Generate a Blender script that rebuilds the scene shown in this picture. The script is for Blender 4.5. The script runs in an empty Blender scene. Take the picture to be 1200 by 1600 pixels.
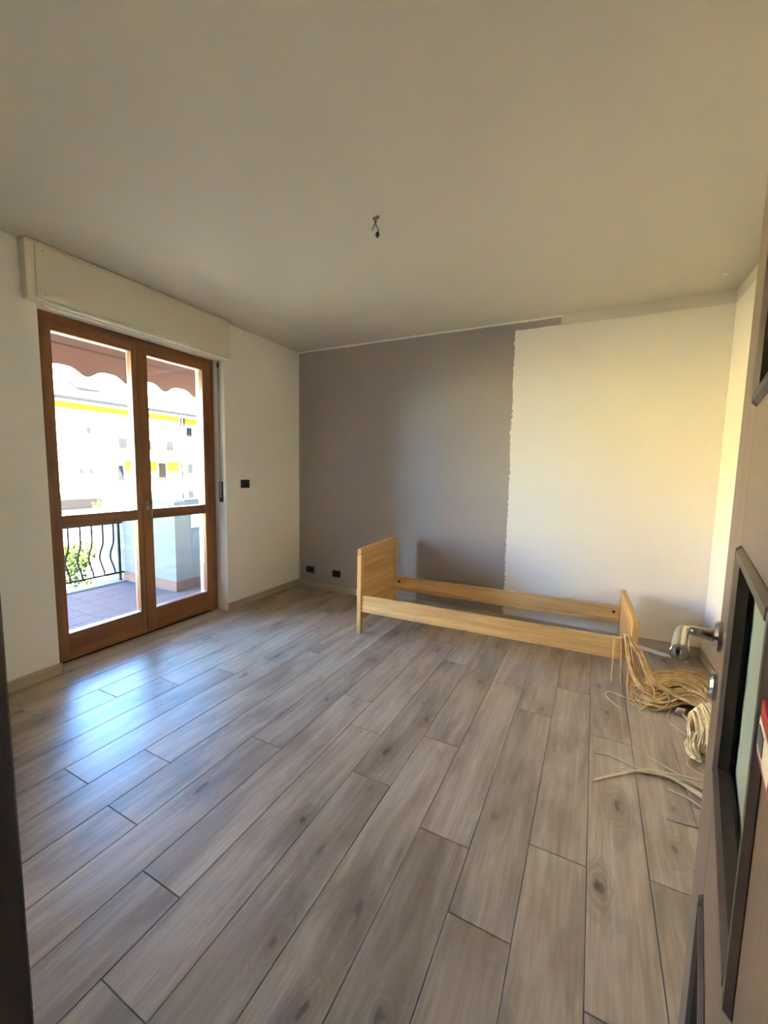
import bpy, bmesh, math, random
from mathutils import Vector, Matrix
random.seed(7)
sc = bpy.context.scene
COL = sc.collection

# ------------------------------------------------------------------ camera
YAW, PITCH, ROLL = 0.4715, 0.1021, 0.0186
cam_d = bpy.data.cameras.new('camera'); cam = bpy.data.objects.new('camera', cam_d); COL.objects.link(cam)
cam_d.sensor_fit = 'HORIZONTAL'; cam_d.sensor_width = 36.0
cam_d.lens = 640.78 / 1200 * 36.0
cam_d.clip_start = 0.01; cam_d.clip_end = 400
_f0 = Vector((-math.sin(YAW), math.cos(YAW), 0)); _r0 = Vector((math.cos(YAW), math.sin(YAW), 0)); _u0 = Vector((0, 0, 1))
_fw = _f0 * math.cos(PITCH) - _u0 * math.sin(PITCH); _u1 = _u0 * math.cos(PITCH) + _f0 * math.sin(PITCH)
_r = _r0 * math.cos(ROLL) + _u1 * math.sin(ROLL); _u = -_r0 * math.sin(ROLL) + _u1 * math.cos(ROLL)
cam.matrix_world = Matrix(((_r.x, _u.x, -_fw.x, 3.0854), (_r.y, _u.y, -_fw.y, -3.8255), (_r.z, _u.z, -_fw.z, 1.3905), (0, 0, 0, 1)))
sc.camera = cam

# ------------------------------------------------------------------ sky, sun, exposure
world = bpy.data.worlds.new('World'); sc.world = world; world.use_nodes = True
wn = world.node_tree.nodes; wl = world.node_tree.links; wn.clear()
sky = wn.new('ShaderNodeTexSky'); sky.sky_type = 'NISHITA'; sky.sun_disc = False
sky.sun_elevation = math.radians(52); sky.sun_rotation = math.radians(110); sky.altitude = 200
sky.air_density = 1.0; sky.dust_density = 0.3; sky.ozone_density = 1.4
bg = wn.new('ShaderNodeBackground'); bg.inputs['Strength'].default_value = 0.47
wo = wn.new('ShaderNodeOutputWorld'); tint = wn.new('ShaderNodeMix'); tint.data_type = 'RGBA'; tint.blend_type = 'MULTIPLY'; tint.inputs[0].default_value = 1.0; tint.inputs[7].default_value = (0.72, 0.92, 1.18, 1)
wl.new(sky.outputs[0], tint.inputs[6]); wl.new(tint.outputs[2], bg.inputs[0]); wl.new(bg.outputs[0], wo.inputs[0])

sun_d = bpy.data.lights.new('sun', 'SUN'); sun_d.energy = 25.0; sun_d.angle = math.radians(0.6); sun_d.color = (1.0, 0.93, 0.82)
sun = bpy.data.objects.new('sun', sun_d); COL.objects.link(sun)
_el, _az = math.radians(50), math.radians(-28)          # the sun stands behind this building, over its roof
_to = Vector((math.cos(_el) * math.cos(_az), math.cos(_el) * math.sin(_az), math.sin(_el)))
sun.rotation_euler = _to.to_track_quat('Z', 'Y').to_euler()

por_d = bpy.data.lights.new('daylight_portal', 'AREA'); por_d.shape = 'RECTANGLE'; por_d.size = 2.3; por_d.size_y = 1.38
por_d.cycles.is_portal = True
por = bpy.data.objects.new('daylight_portal', por_d); COL.objects.link(por)
por.matrix_world = Matrix(((0, 0, -1, -0.30), (0, 1, 0, -1.77), (1, 0, 0, 1.18), (0, 0, 0, 1)))

sc.view_settings.view_transform = 'Standard'; sc.view_settings.look = 'None'
sc.view_settings.exposure = 4.58; sc.view_settings.gamma = 1.0; sc.view_settings.use_curve_mapping = False
sc.cycles.max_bounces = 14; sc.cycles.diffuse_bounces = 8; sc.cycles.glossy_bounces = 4; sc.cycles.transparent_max_bounces = 16
sc.cycles.sample_clamp_indirect = 12.0
try:
    sc.cycles.use_denoising = True; sc.cycles.denoiser = 'OPENIMAGEDENOISE'
    sc.cycles.use_guiding = False
except Exception:
    pass

# ------------------------------------------------------------------ helpers
def link(o, parent=None):
    COL.objects.link(o)
    if parent is not None: o.parent = parent
    return o
def mobj(name, me, mat, parent=None, smooth=False):
    o = bpy.data.objects.new(name, me)
    if mat is not None and not me.materials: me.materials.append(mat)
    if smooth:
        for p in me.polygons: p.use_smooth = True
    return link(o, parent)
def bm2(name, bm, mat, parent=None, smooth=False):
    me = bpy.data.meshes.new(name); bm.normal_update(); bm.to_mesh(me); bm.free()
    return mobj(name, me, mat, parent, smooth)
def add_box(bm, x0, x1, y0, y1, z0, z1, bev=0.0, seg=1):
    vs = [bm.verts.new((x, y, z)) for x in (x0, x1) for y in (y0, y1) for z in (z0, z1)]
    fs = [(0, 1, 3, 2), (4, 6, 7, 5), (0, 4, 5, 1), (2, 3, 7, 6), (0, 2, 6, 4), (1, 5, 7, 3)]
    F = [bm.faces.new([vs[i] for i in f]) for f in fs]
    if bev > 0:
        E = set(e for f in F for e in f.edges)
        bmesh.ops.bevel(bm, geom=list(E), offset=bev, segments=seg, affect='EDGES', profile=0.5)
def box(name, x0, x1, y0, y1, z0, z1, mat, parent=None, bev=0.0, seg=1):
    bm = bmesh.new(); add_box(bm, x0, x1, y0, y1, z0, z1, bev, seg)
    return bm2(name, bm, mat, parent)
def add_prism(bm, pts, axis, a, b):
    """pts: 2D outline; extruded along axis (0,1,2) from a to b"""
    def P(u, v, w):
        return {0: (w, u, v), 1: (u, w, v), 2: (u, v, w)}[axis]
    A = [bm.verts.new(P(u, v, a)) for u, v in pts]; B = [bm.verts.new(P(u, v, b)) for u, v in pts]
    n = len(pts)
    bm.faces.new(A); bm.faces.new(B[::-1])
    for i in range(n): bm.faces.new((A[i], B[i], B[(i + 1) % n], A[(i + 1) % n]))
    bmesh.ops.recalc_face_normals(bm, faces=bm.faces[:])
def add_tube(bm, pts, r, n=6, caps=True):
    pts = [Vector(p) for p in pts]; rings = []
    up = Vector((0, 0, 1)); prev = None
    for i, p in enumerate(pts):
        d = (pts[min(i + 1, len(pts) - 1)] - pts[max(i - 1, 0)]).normalized()
        if prev is None:
            a = d.cross(up)
            if a.length < 1e-3: a = d.cross(Vector((1, 0, 0)))
        else:
            a = prev - d * prev.dot(d)
        a.normalize(); prev = a; b = d.cross(a)
        rr = r[i] if isinstance(r, (list, tuple)) else r
        rings.append([bm.verts.new(p + a * (rr * math.cos(2 * math.pi * k / n)) + b * (rr * math.sin(2 * math.pi * k / n))) for k in range(n)])
    for i in range(len(rings) - 1):
        for k in range(n):
            bm.faces.new((rings[i][k], rings[i][(k + 1) % n], rings[i + 1][(k + 1) % n], rings[i + 1][k]))
    if caps:
        bm.faces.new(rings[0][::-1]); bm.faces.new(rings[-1])
def tube(name, pts, r, mat, parent=None, n=8):
    bm = bmesh.new(); add_tube(bm, pts, r, n)
    return bm2(name, bm, mat, parent, smooth=True)
def empty(name, loc, rz=0.0):
    o = bpy.data.objects.new(name, None); o.location = loc; o.rotation_euler = (0, 0, rz); o.empty_display_size = 0.1
    return link(o)
def tag(o, label=None, cat=None, group=None, kind=None):
    if label: o['label'] = label
    if cat: o['category'] = cat
    if group: o['group'] = group
    if kind: o['kind'] = kind
    return o
def struct(o, label=None):
    o['kind'] = 'structure'
    if label: o['label'] = label
    return o
def smooth_path(ctrl, n):
    """Catmull-Rom through control points"""
    P = [Vector(c) for c in ctrl]; P = [P[0] * 2 - P[1]] + P + [P[-1] * 2 - P[-2]]
    m = len(P) - 3; out = []
    for i in range(n):
        t = i / (n - 1) * m; k = min(int(t), m - 1); t -= k
        a, b, c, d = P[k], P[k + 1], P[k + 2], P[k + 3]
        out.append(0.5 * ((2 * b) + (c - a) * t + (2 * a - 5 * b + 4 * c - d) * t * t + (3 * b - a - 3 * c + d) * t ** 3))
    return out

# ------------------------------------------------------------------ materials
def mat(name, col, rough=0.6, metal=0.0, spec=0.5, bump=None, var=None):
    """plain principled material; bump=(scale,strength,dist); var=(scale,amount) colour mottling"""
    m = bpy.data.materials.new(name); m.use_nodes = True
    nt = m.node_tree; b = nt.nodes['Principled BSDF']
    b.inputs['Base Color'].default_value = (*col, 1); b.inputs['Roughness'].default_value = rough
    b.inputs['Metallic'].default_value = metal; b.inputs['Specular IOR Level'].default_value = spec
    tc = nt.nodes.new('ShaderNodeTexCoord')
    if var:
        nz = nt.nodes.new('ShaderNodeTexNoise'); nz.inputs['Scale'].default_value = var[0]; nz.inputs['Detail'].default_value = 4
        nt.links.new(tc.outputs['Object'], nz.inputs['Vector'])
        mx = nt.nodes.new('ShaderNodeMix'); mx.data_type = 'RGBA'
        mx.inputs[6].default_value = (*[c * (1 - var[1]) for c in col], 1); mx.inputs[7].default_value = (*[min(1, c * (1 + var[1])) for c in col], 1)
        nt.links.new(nz.outputs['Fac'], mx.inputs[0]); nt.links.new(mx.outputs[2], b.inputs['Base Color'])
    if bump:
        nb = nt.nodes.new('ShaderNodeTexNoise'); nb.inputs['Scale'].default_value = bump[0]; nb.inputs['Detail'].default_value = 5
        nt.links.new(tc.outputs['Object'], nb.inputs['Vector'])
        bp = nt.nodes.new('ShaderNodeBump'); bp.inputs['Strength'].default_value = bump[1]; bp.inputs['Distance'].default_value = bump[2]
        nt.links.new(nb.outputs['Fac'], bp.inputs['Height']); nt.links.new(bp.outputs[0], b.inputs['Normal'])
    return m
def mixrgb(nt, fac, a, b):
    mx = nt.nodes.new('ShaderNodeMix'); mx.data_type = 'RGBA'
    for s, v in ((0, fac), (6, a), (7, b)):
        if hasattr(v, 'is_output'): nt.links.new(v, mx.inputs[s])
        elif s == 0: mx.inputs[0].default_value = v
        else: mx.inputs[s].default_value = (*v, 1)
    return mx.outputs[2]
def math_n(nt, op, a, b=None, c=None):
    n = nt.nodes.new('ShaderNodeMath'); n.operation = op
    for i, v in enumerate((a, b, c)):
        if v is None: continue
        if hasattr(v, 'is_output'): nt.links.new(v, n.inputs[i])
        else: n.inputs[i].default_value = v
    return n.outputs[0]
def ramp(nt, fac, stops):
    r = nt.nodes.new('ShaderNodeValToRGB'); e = r.color_ramp.elements
    while len(e) < len(stops): e.new(0.5)
    for k, (p, c) in enumerate(stops): e[k].position = p; e[k].color = (*c, 1) if len(c) == 3 else c
    nt.links.new(fac, r.inputs[0]); return r.outputs[0]
def noise(nt, vec, scale, detail=3, rough=0.5, dist=0.0):
    n = nt.nodes.new('ShaderNodeTexNoise'); n.inputs['Scale'].default_value = scale; n.inputs['Detail'].default_value = detail
    n.inputs['Roughness'].default_value = rough; n.inputs['Distortion'].default_value = dist
    nt.links.new(vec, n.inputs['Vector']); return n.outputs['Fac']
def mapping(nt, vec, scale=(1, 1, 1), loc=None):
    n = nt.nodes.new('ShaderNodeMapping'); n.inputs['Scale'].default_value = scale
    nt.links.new(vec, n.inputs['Vector'])
    if loc is not None: nt.links.new(loc, n.inputs['Location'])
    return n.outputs[0]
def wood(name, dark, light, axis=0, rough=0.45, grain=1.0, spec=0.5, coat=0.0):
    """straight-grained timber, grain running along the object's axis"""
    m = bpy.data.materials.new(name); m.use_nodes = True; nt = m.node_tree; b = nt.nodes['Principled BSDF']
    tc = nt.nodes.new('ShaderNodeTexCoord'); oi = nt.nodes.new('ShaderNodeObjectInfo')
    off = nt.nodes.new('ShaderNodeCombineXYZ'); rnd = math_n(nt, 'MULTIPLY', oi.outputs['Random'], 37.0)
    for i in range(3): nt.links.new(rnd, off.inputs[i])
    s = [14.0 * grain] * 3; s[axis] = 1.1
    v = mapping(nt, tc.outputs['Object'], s, off.outputs[0])
    n1 = noise(nt, v, 1.0, 4, 0.55, 0.6)
    s2 = [90.0 * grain] * 3; s2[axis] = 3.0
    n2 = noise(nt, mapping(nt, tc.outputs['Object'], s2, off.outputs[0]), 1.0, 3)
    f = math_n(nt, 'ADD', math_n(nt, 'MULTIPLY', n1, 0.7), math_n(nt, 'MULTIPLY', n2, 0.3))
    c = ramp(nt, f, [(0.33, dark), (0.62, light)])
    nt.links.new(c, b.inputs['Base Color']); b.inputs['Roughness'].default_value = rough
    b.inputs['Specular IOR Level'].default_value = spec; b.inputs['Coat Weight'].default_value = coat
    bp = nt.nodes.new('ShaderNodeBump'); bp.inputs['Strength'].default_value = 0.15; bp.inputs['Distance'].default_value = 0.002
    nt.links.new(n2, bp.inputs['Height']); nt.links.new(bp.outputs[0], b.inputs['Normal'])
    return m
def glass(name, tint=(1, 1, 1), rough=0.0):
    m = bpy.data.materials.new(name); m.use_nodes = True; nt = m.node_tree; nt.nodes.clear()
    o = nt.nodes.new('ShaderNodeOutputMaterial'); t = nt.nodes.new('ShaderNodeBsdfTransparent'); t.inputs[0].default_value = (*tint, 1)
    g = nt.nodes.new('ShaderNodeBsdfGlossy'); g.inputs['Roughness'].default_value = rough
    fr = nt.nodes.new('ShaderNodeFresnel'); fr.inputs[0].default_value = 1.45
    mx = nt.nodes.new('ShaderNodeMixShader')
    nt.links.new(fr.outputs[0], mx.inputs[0]); nt.links.new(t.outputs[0], mx.inputs[1]); nt.links.new(g.outputs[0], mx.inputs[2])
    nt.links.new(mx.outputs[0], o.inputs[0]); return m

WHITE = (0.83, 0.805, 0.76)
M = {}
M['white'] = mat('white_paint', WHITE, 0.85, spec=0.25, bump=(240, 0.12, 0.0015))
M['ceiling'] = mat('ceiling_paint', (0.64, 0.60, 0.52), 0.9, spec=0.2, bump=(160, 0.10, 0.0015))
M['cream'] = mat('cream_lacquer', (0.72, 0.67, 0.55), 0.45, bump=(60, 0.05, 0.001))
M['doorwood'] = wood('stained_door_wood', (0.17, 0.062, 0.02), (0.30, 0.125, 0.045), 2, 0.38)
M['doorwood_y'] = wood('stained_door_wood_horizontal', (0.17, 0.062, 0.02), (0.30, 0.125, 0.045), 1, 0.38)
M['pine_x'] = wood('pine_long', (0.46, 0.27, 0.10), (0.74, 0.50, 0.23), 0, 0.42)
M['pine_y'] = wood('pine_cross', (0.46, 0.23, 0.075), (0.72, 0.43, 0.17), 1, 0.42)
M['pine_z'] = wood('pine_upright', (0.52, 0.27, 0.09), (0.72, 0.43, 0.17), 2, 0.42)
M['wenge'] = wood('wenge', (0.035, 0.018, 0.012), (0.065, 0.036, 0.024), 2, 0.42, 1.4, 0.6)
M['wenge_y'] = wood('wenge_cross', (0.035, 0.018, 0.012), (0.065, 0.036, 0.024), 1, 0.42, 1.4, 0.6)
M['skirt'] = wood('skirting_laminate', (0.40, 0.32, 0.23), (0.50, 0.41, 0.31), 1, 0.5)
M['skirt_x'] = wood('skirting_laminate_long', (0.40, 0.32, 0.23), (0.50, 0.41, 0.31), 0, 0.5)
M['glass'] = glass('clear_glass', (0.93, 0.96, 0.95))
M['darkplastic'] = mat('dark_plastic', (0.022, 0.023, 0.025), 0.4)
M['darkmodule'] = mat('dark_module', (0.012, 0.012, 0.014), 0.3)
M['chrome'] = mat('satin_chrome', (0.62, 0.60, 0.56), 0.22, 1.0)
M['brass'] = mat('aged_brass', (0.42, 0.34, 0.24), 0.4, 1.0)
M['strap'] = mat('grey_webbing', (0.34, 0.33, 0.31), 0.8, bump=(400, 0.4, 0.001))
M['subfloor'] = mat('subfloor', (0.07, 0.06, 0.05), 0.9)
M['hall'] = mat('hall_paint', (0.24, 0.21, 0.18), 0.9)
M['black'] = mat('black_plastic', (0.01, 0.01, 0.01), 0.4)
M['wirewhite'] = mat('grey_wire', (0.20, 0.185, 0.155), 0.5)

def floor_material():
    m = bpy.data.materials.new('oak_laminate'); m.use_nodes = True; nt = m.node_tree; b = nt.nodes['Principled BSDF']
    tc = nt.nodes.new('ShaderNodeTexCoord'); oi = nt.nodes.new('ShaderNodeObjectInfo')
    off = nt.nodes.new('ShaderNodeCombineXYZ')
    nt.links.new(math_n(nt, 'MULTIPLY', oi.outputs['Random'], 91.0), off.inputs[0]); nt.links.new(math_n(nt, 'MULTIPLY', oi.outputs['Random'], 53.0), off.inputs[1])
    P = tc.outputs['Object']
    # broad cathedral figure: distorted stretched noise turned into rings
    vb = mapping(nt, P, (8.0, 1.1, 1.0), off.outputs[0])
    nb = noise(nt, vb, 1.0, 2, 0.5, 0.4)
    rings = math_n(nt, 'MULTIPLY', math_n(nt, 'ADD', math_n(nt, 'SINE', math_n(nt, 'MULTIPLY', nb, 70.0)), 1.0), 0.5)
    fine = noise(nt, mapping(nt, P, (130.0, 3.5, 1.0), off.outputs[0]), 1.0, 4, 0.6)
    mid = noise(nt, mapping(nt, P, (26.0, 1.6, 1.0), off.outputs[0]), 1.0, 4, 0.6, 0.3)
    patch = noise(nt, mapping(nt, P, (5.5, 1.5, 1.0), off.outputs[0]), 1.0, 4, 0.6, 0.5)
    streak = noise(nt, mapping(nt, P, (30.0, 1.0, 1.0), off.outputs[0]), 1.0, 3, 0.6, 0.2)
    # knots: sparse, stretched, only some cells carry one
    vk = mapping(nt, P, (9.0, 4.2, 1.0), off.outputs[0])
    wob = nt.nodes.new('ShaderNodeTexNoise'); wob.inputs['Scale'].default_value = 2.5; nt.links.new(vk, wob.inputs['Vector'])
    va = nt.nodes.new('ShaderNodeVectorMath'); va.operation = 'MULTIPLY_ADD'
    nt.links.new(wob.outputs['Color'], va.inputs[0]); va.inputs[1].default_value = (0.5, 0.5, 0); nt.links.new(vk, va.inputs[2])
    vo = nt.nodes.new('ShaderNodeTexVoronoi'); vo.voronoi_dimensions = '2D'; vo.inputs['Scale'].default_value = 0.55
    nt.links.new(va.outputs[0], vo.inputs['Vector'])
    def fall(a, b_):
        n_ = nt.nodes.new('ShaderNodeMapRange'); n_.interpolation_type = 'SMOOTHSTEP'; nt.links.new(vo.outputs['Distance'], n_.inputs['Value'])
        n_.inputs['From Min'].default_value = a; n_.inputs['From Max'].default_value = b_; n_.inputs['To Min'].default_value = 1.0; n_.inputs['To Max'].default_value = 0.0
        return n_.outputs[0]
    sep = nt.nodes.new('ShaderNodeSeparateColor'); nt.links.new(vo.outputs['Color'], sep.inputs[0])
    on = math_n(nt, 'GREATER_THAN', sep.outputs[0], 0.50)
    size = math_n(nt, 'ADD', math_n(nt, 'MULTIPLY', sep.outputs[1], 0.8), 0.35)
    core = math_n(nt, 'MULTIPLY', math_n(nt, 'MULTIPLY', fall(0.02, 0.10), on), size)
    halo = math_n(nt, 'MULTIPLY', math_n(nt, 'MULTIPLY', fall(0.03, 0.50), on), size)
    kr = math_n(nt, 'MULTIPLY', math_n(nt, 'ADD', math_n(nt, 'SINE', math_n(nt, 'MULTIPLY', vo.outputs['Distance'], 75.0)), 1.0), 0.5)
    base = ramp(nt, mid, [(0.25, (0.355, 0.272, 0.192)), (0.5, (0.465, 0.372, 0.272)), (0.75, (0.545, 0.450, 0.335))])
    pat = ramp(nt, patch, [(0.36, (0.62, 0.59, 0.56)), (0.50, (0.93, 0.92, 0.91)), (0.60, (1.06, 1.06, 1.05))])
    mul = nt.nodes.new('ShaderNodeMix'); mul.data_type = 'RGBA'; mul.blend_type = 'MULTIPLY'; mul.inputs[0].default_value = 0.85
    nt.links.new(base, mul.inputs[6]); nt.links.new(pat, mul.inputs[7])
    c = mixrgb(nt, math_n(nt, 'MULTIPLY', rings, 0.17), mul.outputs[2], (0.235, 0.178, 0.128))
    c = mixrgb(nt, math_n(nt, 'MULTIPLY', ramp(nt, streak, [(0.58, (0, 0, 0)), (0.70, (1, 1, 1))]), 0.30), c, (0.60, 0.53, 0.44))
    fr = ramp(nt, fine, [(0.36, (1, 1, 1)), (0.52, (0, 0, 0))])
    c = mixrgb(nt, math_n(nt, 'MULTIPLY', fr, 0.30), c, (0.235, 0.182, 0.135))
    c = mixrgb(nt, math_n(nt, 'MULTIPLY', halo, math_n(nt, 'ADD', math_n(nt, 'MULTIPLY', kr, 0.30), 0.32)), c, (0.190, 0.145, 0.108))
    c = mixrgb(nt, math_n(nt, 'MULTIPLY', core, 0.80), c, (0.100, 0.073, 0.053))
    # plank to plank tone
    tone = nt.nodes.new('ShaderNodeHueSaturation'); nt.links.new(c, tone.inputs['Color'])
    nt.links.new(math_n(nt, 'ADD', math_n(nt, 'MULTIPLY', oi.outputs['Random'], 0.22), 0.87), tone.inputs['Value'])
    tone.inputs['Saturation'].default_value = 1.06
    nt.links.new(tone.outputs[0], b.inputs['Base Color'])
    rr = nt.nodes.new('ShaderNodeMapRange'); nt.links.new(fine, rr.inputs['Value']); rr.inputs['To Min'].default_value = 0.30; rr.inputs['To Max'].default_value = 0.42
    nt.links.new(rr.outputs[0], b.inputs['Roughness']); b.inputs['Specular IOR Level'].default_value = 0.5
    bp = nt.nodes.new('ShaderNodeBump'); bp.inputs['Strength'].default_value = 0.12; bp.inputs['Distance'].default_value = 0.001
    nt.links.new(fine, bp.inputs['Height']); nt.links.new(bp.outputs[0], b.inputs['Normal'])
    return m
M['floor'] = floor_material()

def back_wall_material():
    """white wall, still two thirds grey-brown from the old paint: ragged edge, cut-in strip under the ceiling"""
    m = bpy.data.materials.new('half_painted_wall'); m.use_nodes = True; nt = m.node_tree; b = nt.nodes['Principled BSDF']
    tc = nt.nodes.new('ShaderNodeTexCoord'); sp = nt.nodes.new('ShaderNodeSeparateXYZ'); nt.links.new(tc.outputs['Object'], sp.inputs[0])
    X, Z = sp.outputs[0], sp.outputs[2]
    nz = nt.nodes.new('ShaderNodeTexNoise'); nz.inputs['Scale'].default_value = 38; nz.inputs['Detail'].default_value = 5; nt.links.new(tc.outputs['Object'], nz.inputs['Vector'])
    nw = nt.nodes.new('ShaderNodeTexNoise'); nw.inputs['Scale'].default_value = 2.2; nt.links.new(tc.outputs['Object'], nw.inputs['Vector'])
    jit = math_n(nt, 'ADD', math_n(nt, 'MULTIPLY', math_n(nt, 'SUBTRACT', nz.outputs['Fac'], 0.5), 0.05), math_n(nt, 'MULTIPLY', math_n(nt, 'SUBTRACT', nw.outputs['Fac'], 0.5), 0.05))
    lt = lambda a, v: math_n(nt, 'LESS_THAN', a, v)
    gt = lambda a, v: math_n(nt, 'GREATER_THAN', a, v)
    AND = lambda a, c: math_n(nt, 'MULTIPLY', a, c)
    OR = lambda a, c: math_n(nt, 'MAXIMUM', a, c)
    topj = math_n(nt, 'ADD', Z, math_n(nt, 'MULTIPLY', jit, 0.25))
    main = AND(AND(lt(math_n(nt, 'ADD', X, jit), 2.395), lt(topj, 2.682)), gt(X, 0.018))
    strip = AND(AND(lt(X, 2.757), gt(X, 2.3)), AND(lt(topj, 2.682), gt(topj, 2.622)))
    grey = OR(main, strip)
    zb = math_n(nt, 'ADD', Z, math_n(nt, 'MULTIPLY', jit, 0.4))
    band = AND(gt(X, 2.757), gt(math_n(nt, 'ADD', zb, math_n(nt, 'MULTIPLY', X, 0.0)), 2.612))
    gm = ramp(nt, noise(nt, tc.outputs['Object'], 1.4, 3), [(0.3, (0.375, 0.335, 0.31)), (0.7, (0.395, 0.352, 0.325))])
    c = mixrgb(nt, band, WHITE, (0.70, 0.655, 0.585))
    c = mixrgb(nt, grey, c, gm)
    nt.links.new(c, b.inputs['Base Color']); b.inputs['Roughness'].default_value = 0.8; b.inputs['Specular IOR Level'].default_value = 0.25
    n2 = noise(nt, tc.outputs['Object'], 220, 3)
    bp = nt.nodes.new('ShaderNodeBump'); bp.inputs['Strength'].default_value = 0.12; bp.inputs['Distance'].default_value = 0.0015
    nt.links.new(n2, bp.inputs['Height']); nt.links.new(bp.outputs[0], b.inputs['Normal'])
    return m
M['backwall'] = back_wall_material()
def right_wall_material():
    m = bpy.data.materials.new('white_wall_with_old_band'); m.use_nodes = True; nt = m.node_tree; b = nt.nodes['Principled BSDF']
    tc = nt.nodes.new('ShaderNodeTexCoord'); sp = nt.nodes.new('ShaderNodeSeparateXYZ'); nt.links.new(tc.outputs['Object'], sp.inputs[0])
    nz = noise(nt, tc.outputs['Object'], 14, 4)
    c = mixrgb(nt, math_n(nt, 'GREATER_THAN', math_n(nt, 'ADD', sp.outputs[2], math_n(nt, 'MULTIPLY', nz, 0.012)), 2.615), WHITE, (0.70, 0.655, 0.585))
    nt.links.new(c, b.inputs['Base Color']); b.inputs['Roughness'].default_value = 0.85; b.inputs['Specular IOR Level'].default_value = 0.25
    return m
M['rightwall'] = right_wall_material()

# ------------------------------------------------------------------ room shell
W, H, YN = 3.90, 2.70, -3.60
LX = -0.38                                   # outer face of the facade wall
DY0, DY1, DH = -2.475, -1.06, 2.372          # balcony door opening
EX0, EX1, EH = 2.39, 3.19, 2.13              # entrance doorway in the near wall
bm = bmesh.new()
add_box(bm, LX, 0, -5.3, DY0, -0.15, H); add_box(bm, LX, 0, DY1, 0.15, -0.15, H); add_box(bm, LX, 0, DY0, DY1, DH, H)
struct(bm2('wall_left', bm, M['white']), 'white wall with the glazed balcony door')
struct(box('wall_back', 0, W, 0, 0.15, -0.15, H, M['backwall']), 'back wall, left part still grey-brown, right part freshly white')
struct(box('wall_right', W, W + 0.15, -5.3, 0.15, -0.15, H, M['rightwall']), 'white side wall behind the open door')
bm = bmesh.new()
add_box(bm, 0, EX0 - 0.03, YN - 0.12, YN, 0, H); add_box(bm, EX1 + 0.03, W, YN - 0.12, YN, 0, H); add_box(bm, EX0 - 0.03, EX1 + 0.03, YN - 0.12, YN, EH + 0.03, H)
struct(bm2('wall_front', bm, M['white']), 'near wall with the doorway')
struct(box('wall_hall', -0.0, W, -5.45, -5.3, -0.15, H, M['hall']), 'far wall of the hallway behind the doorway')
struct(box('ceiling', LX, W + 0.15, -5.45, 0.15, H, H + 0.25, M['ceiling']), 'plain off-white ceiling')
# rest of the block above and below this storey (it keeps the sun off the balcony)
struct(box('wall_upper_storeys', LX, W + 6, -9, 8, H + 0.25, 11.0, mat('facade_plaster', (0.70, 0.62, 0.48), 0.9, bump=(30, 0.2, 0.01))), 'upper storeys of this building')
struct(box('wall_lower_storeys', LX, W + 6, -9, 8, -8.0, -0.30, mat('facade_plaster_low', (0.70, 0.62, 0.48), 0.9, bump=(30, 0.2, 0.01))), 'lower storeys of this building')
bm = bmesh.new(); add_box(bm, LX, LX + 0.3, -9, -5.3, -0.3, H + 0.25); add_box(bm, LX, LX + 0.3, 0.15, 8, -0.3, H + 0.25)
struct(bm2('wall_facade', bm, mat('facade_plaster_side', (0.74, 0.70, 0.62), 0.9, bump=(30, 0.2, 0.01))), 'outer facade either side of the room')

# floor: subfloor + planks laid towards the back wall
fl = struct(box('floor', LX + 0.1, W, -5.3, 0, -0.15, -0.0125, M['subfloor']), 'grey-beige oak laminate floor laid lengthwise')
PW, PL = 0.195, 1.28
JOINT = {0: -2.31, 1: -2.684, 2: -2.438, 3: -1.91, 4: -2.306, 5: -3.293, 6: -3.053, 7: -2.344, 8: -2.95, 9: -2.67, -1: -2.75, -2: -2.257, -3: -1.80}
cache = {}
def plank_mesh(w, l):
    k = (round(w, 3), round(l, 3))
    if k not in cache:
        b_ = bmesh.new(); g = 0.0009; c = 0.0016
        x, y = w / 2 - g, l / 2 - g
        lo = [b_.verts.new(v) for v in ((-x, -y, -0.012), (x, -y, -0.012), (x, y, -0.012), (-x, y, -0.012))]
        mi = [b_.verts.new(v) for v in ((-x, -y, -c), (x, -y, -c), (x, y, -c), (-x, y, -c))]
        hi = [b_.verts.new(v) for v in ((-x + c, -y + c, 0), (x - c, -y + c, 0), (x - c, y - c, 0), (-x + c, y - c, 0))]
        b_.faces.new(hi); b_.faces.new(lo[::-1])
        for i in range(4):
            j = (i + 1) % 4
            b_.faces.new((lo[i], lo[j], mi[j], mi[i])); b_.faces.new((mi[i], mi[j], hi[j], hi[i]))
        me = bpy.data.meshes.new('plank'); b_.normal_update(); b_.to_mesh(me); b_.free(); me.materials.append(M['floor']); cache[k] = me
    return cache[k]
for k in range(-4, 17):
    x1 = 3.147 - PW * k; x0 = x1 - PW
    x0c, x1c = max(0.0, x0), min(W, x1)
    if x1c - x0c < 0.01: continue
    j = JOINT.get(k, -2.6 + 0.41 * ((k * 7) % 9) / 3)
    ys = sorted(set([-4.95, 0.0] + [round(j + PL * n, 4) for n in range(-4, 5) if -4.95 < j + PL * n < -0.02]))
    for a, b_ in zip(ys[:-1], ys[1:]):
        p = bpy.data.objects.new('plank', plank_mesh(x1c - x0c, b_ - a)); p.location = ((x0c + x1c) / 2, (a + b_) / 2, 0); link(p, fl)
# floor strip in the reveal of the balcony door
struct(box('trim_1', -0.145, -0.002, DY0, DY1, -0.0125, -0.001, M['skirt']), 'wooden threshold strip under the balcony door')
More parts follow.
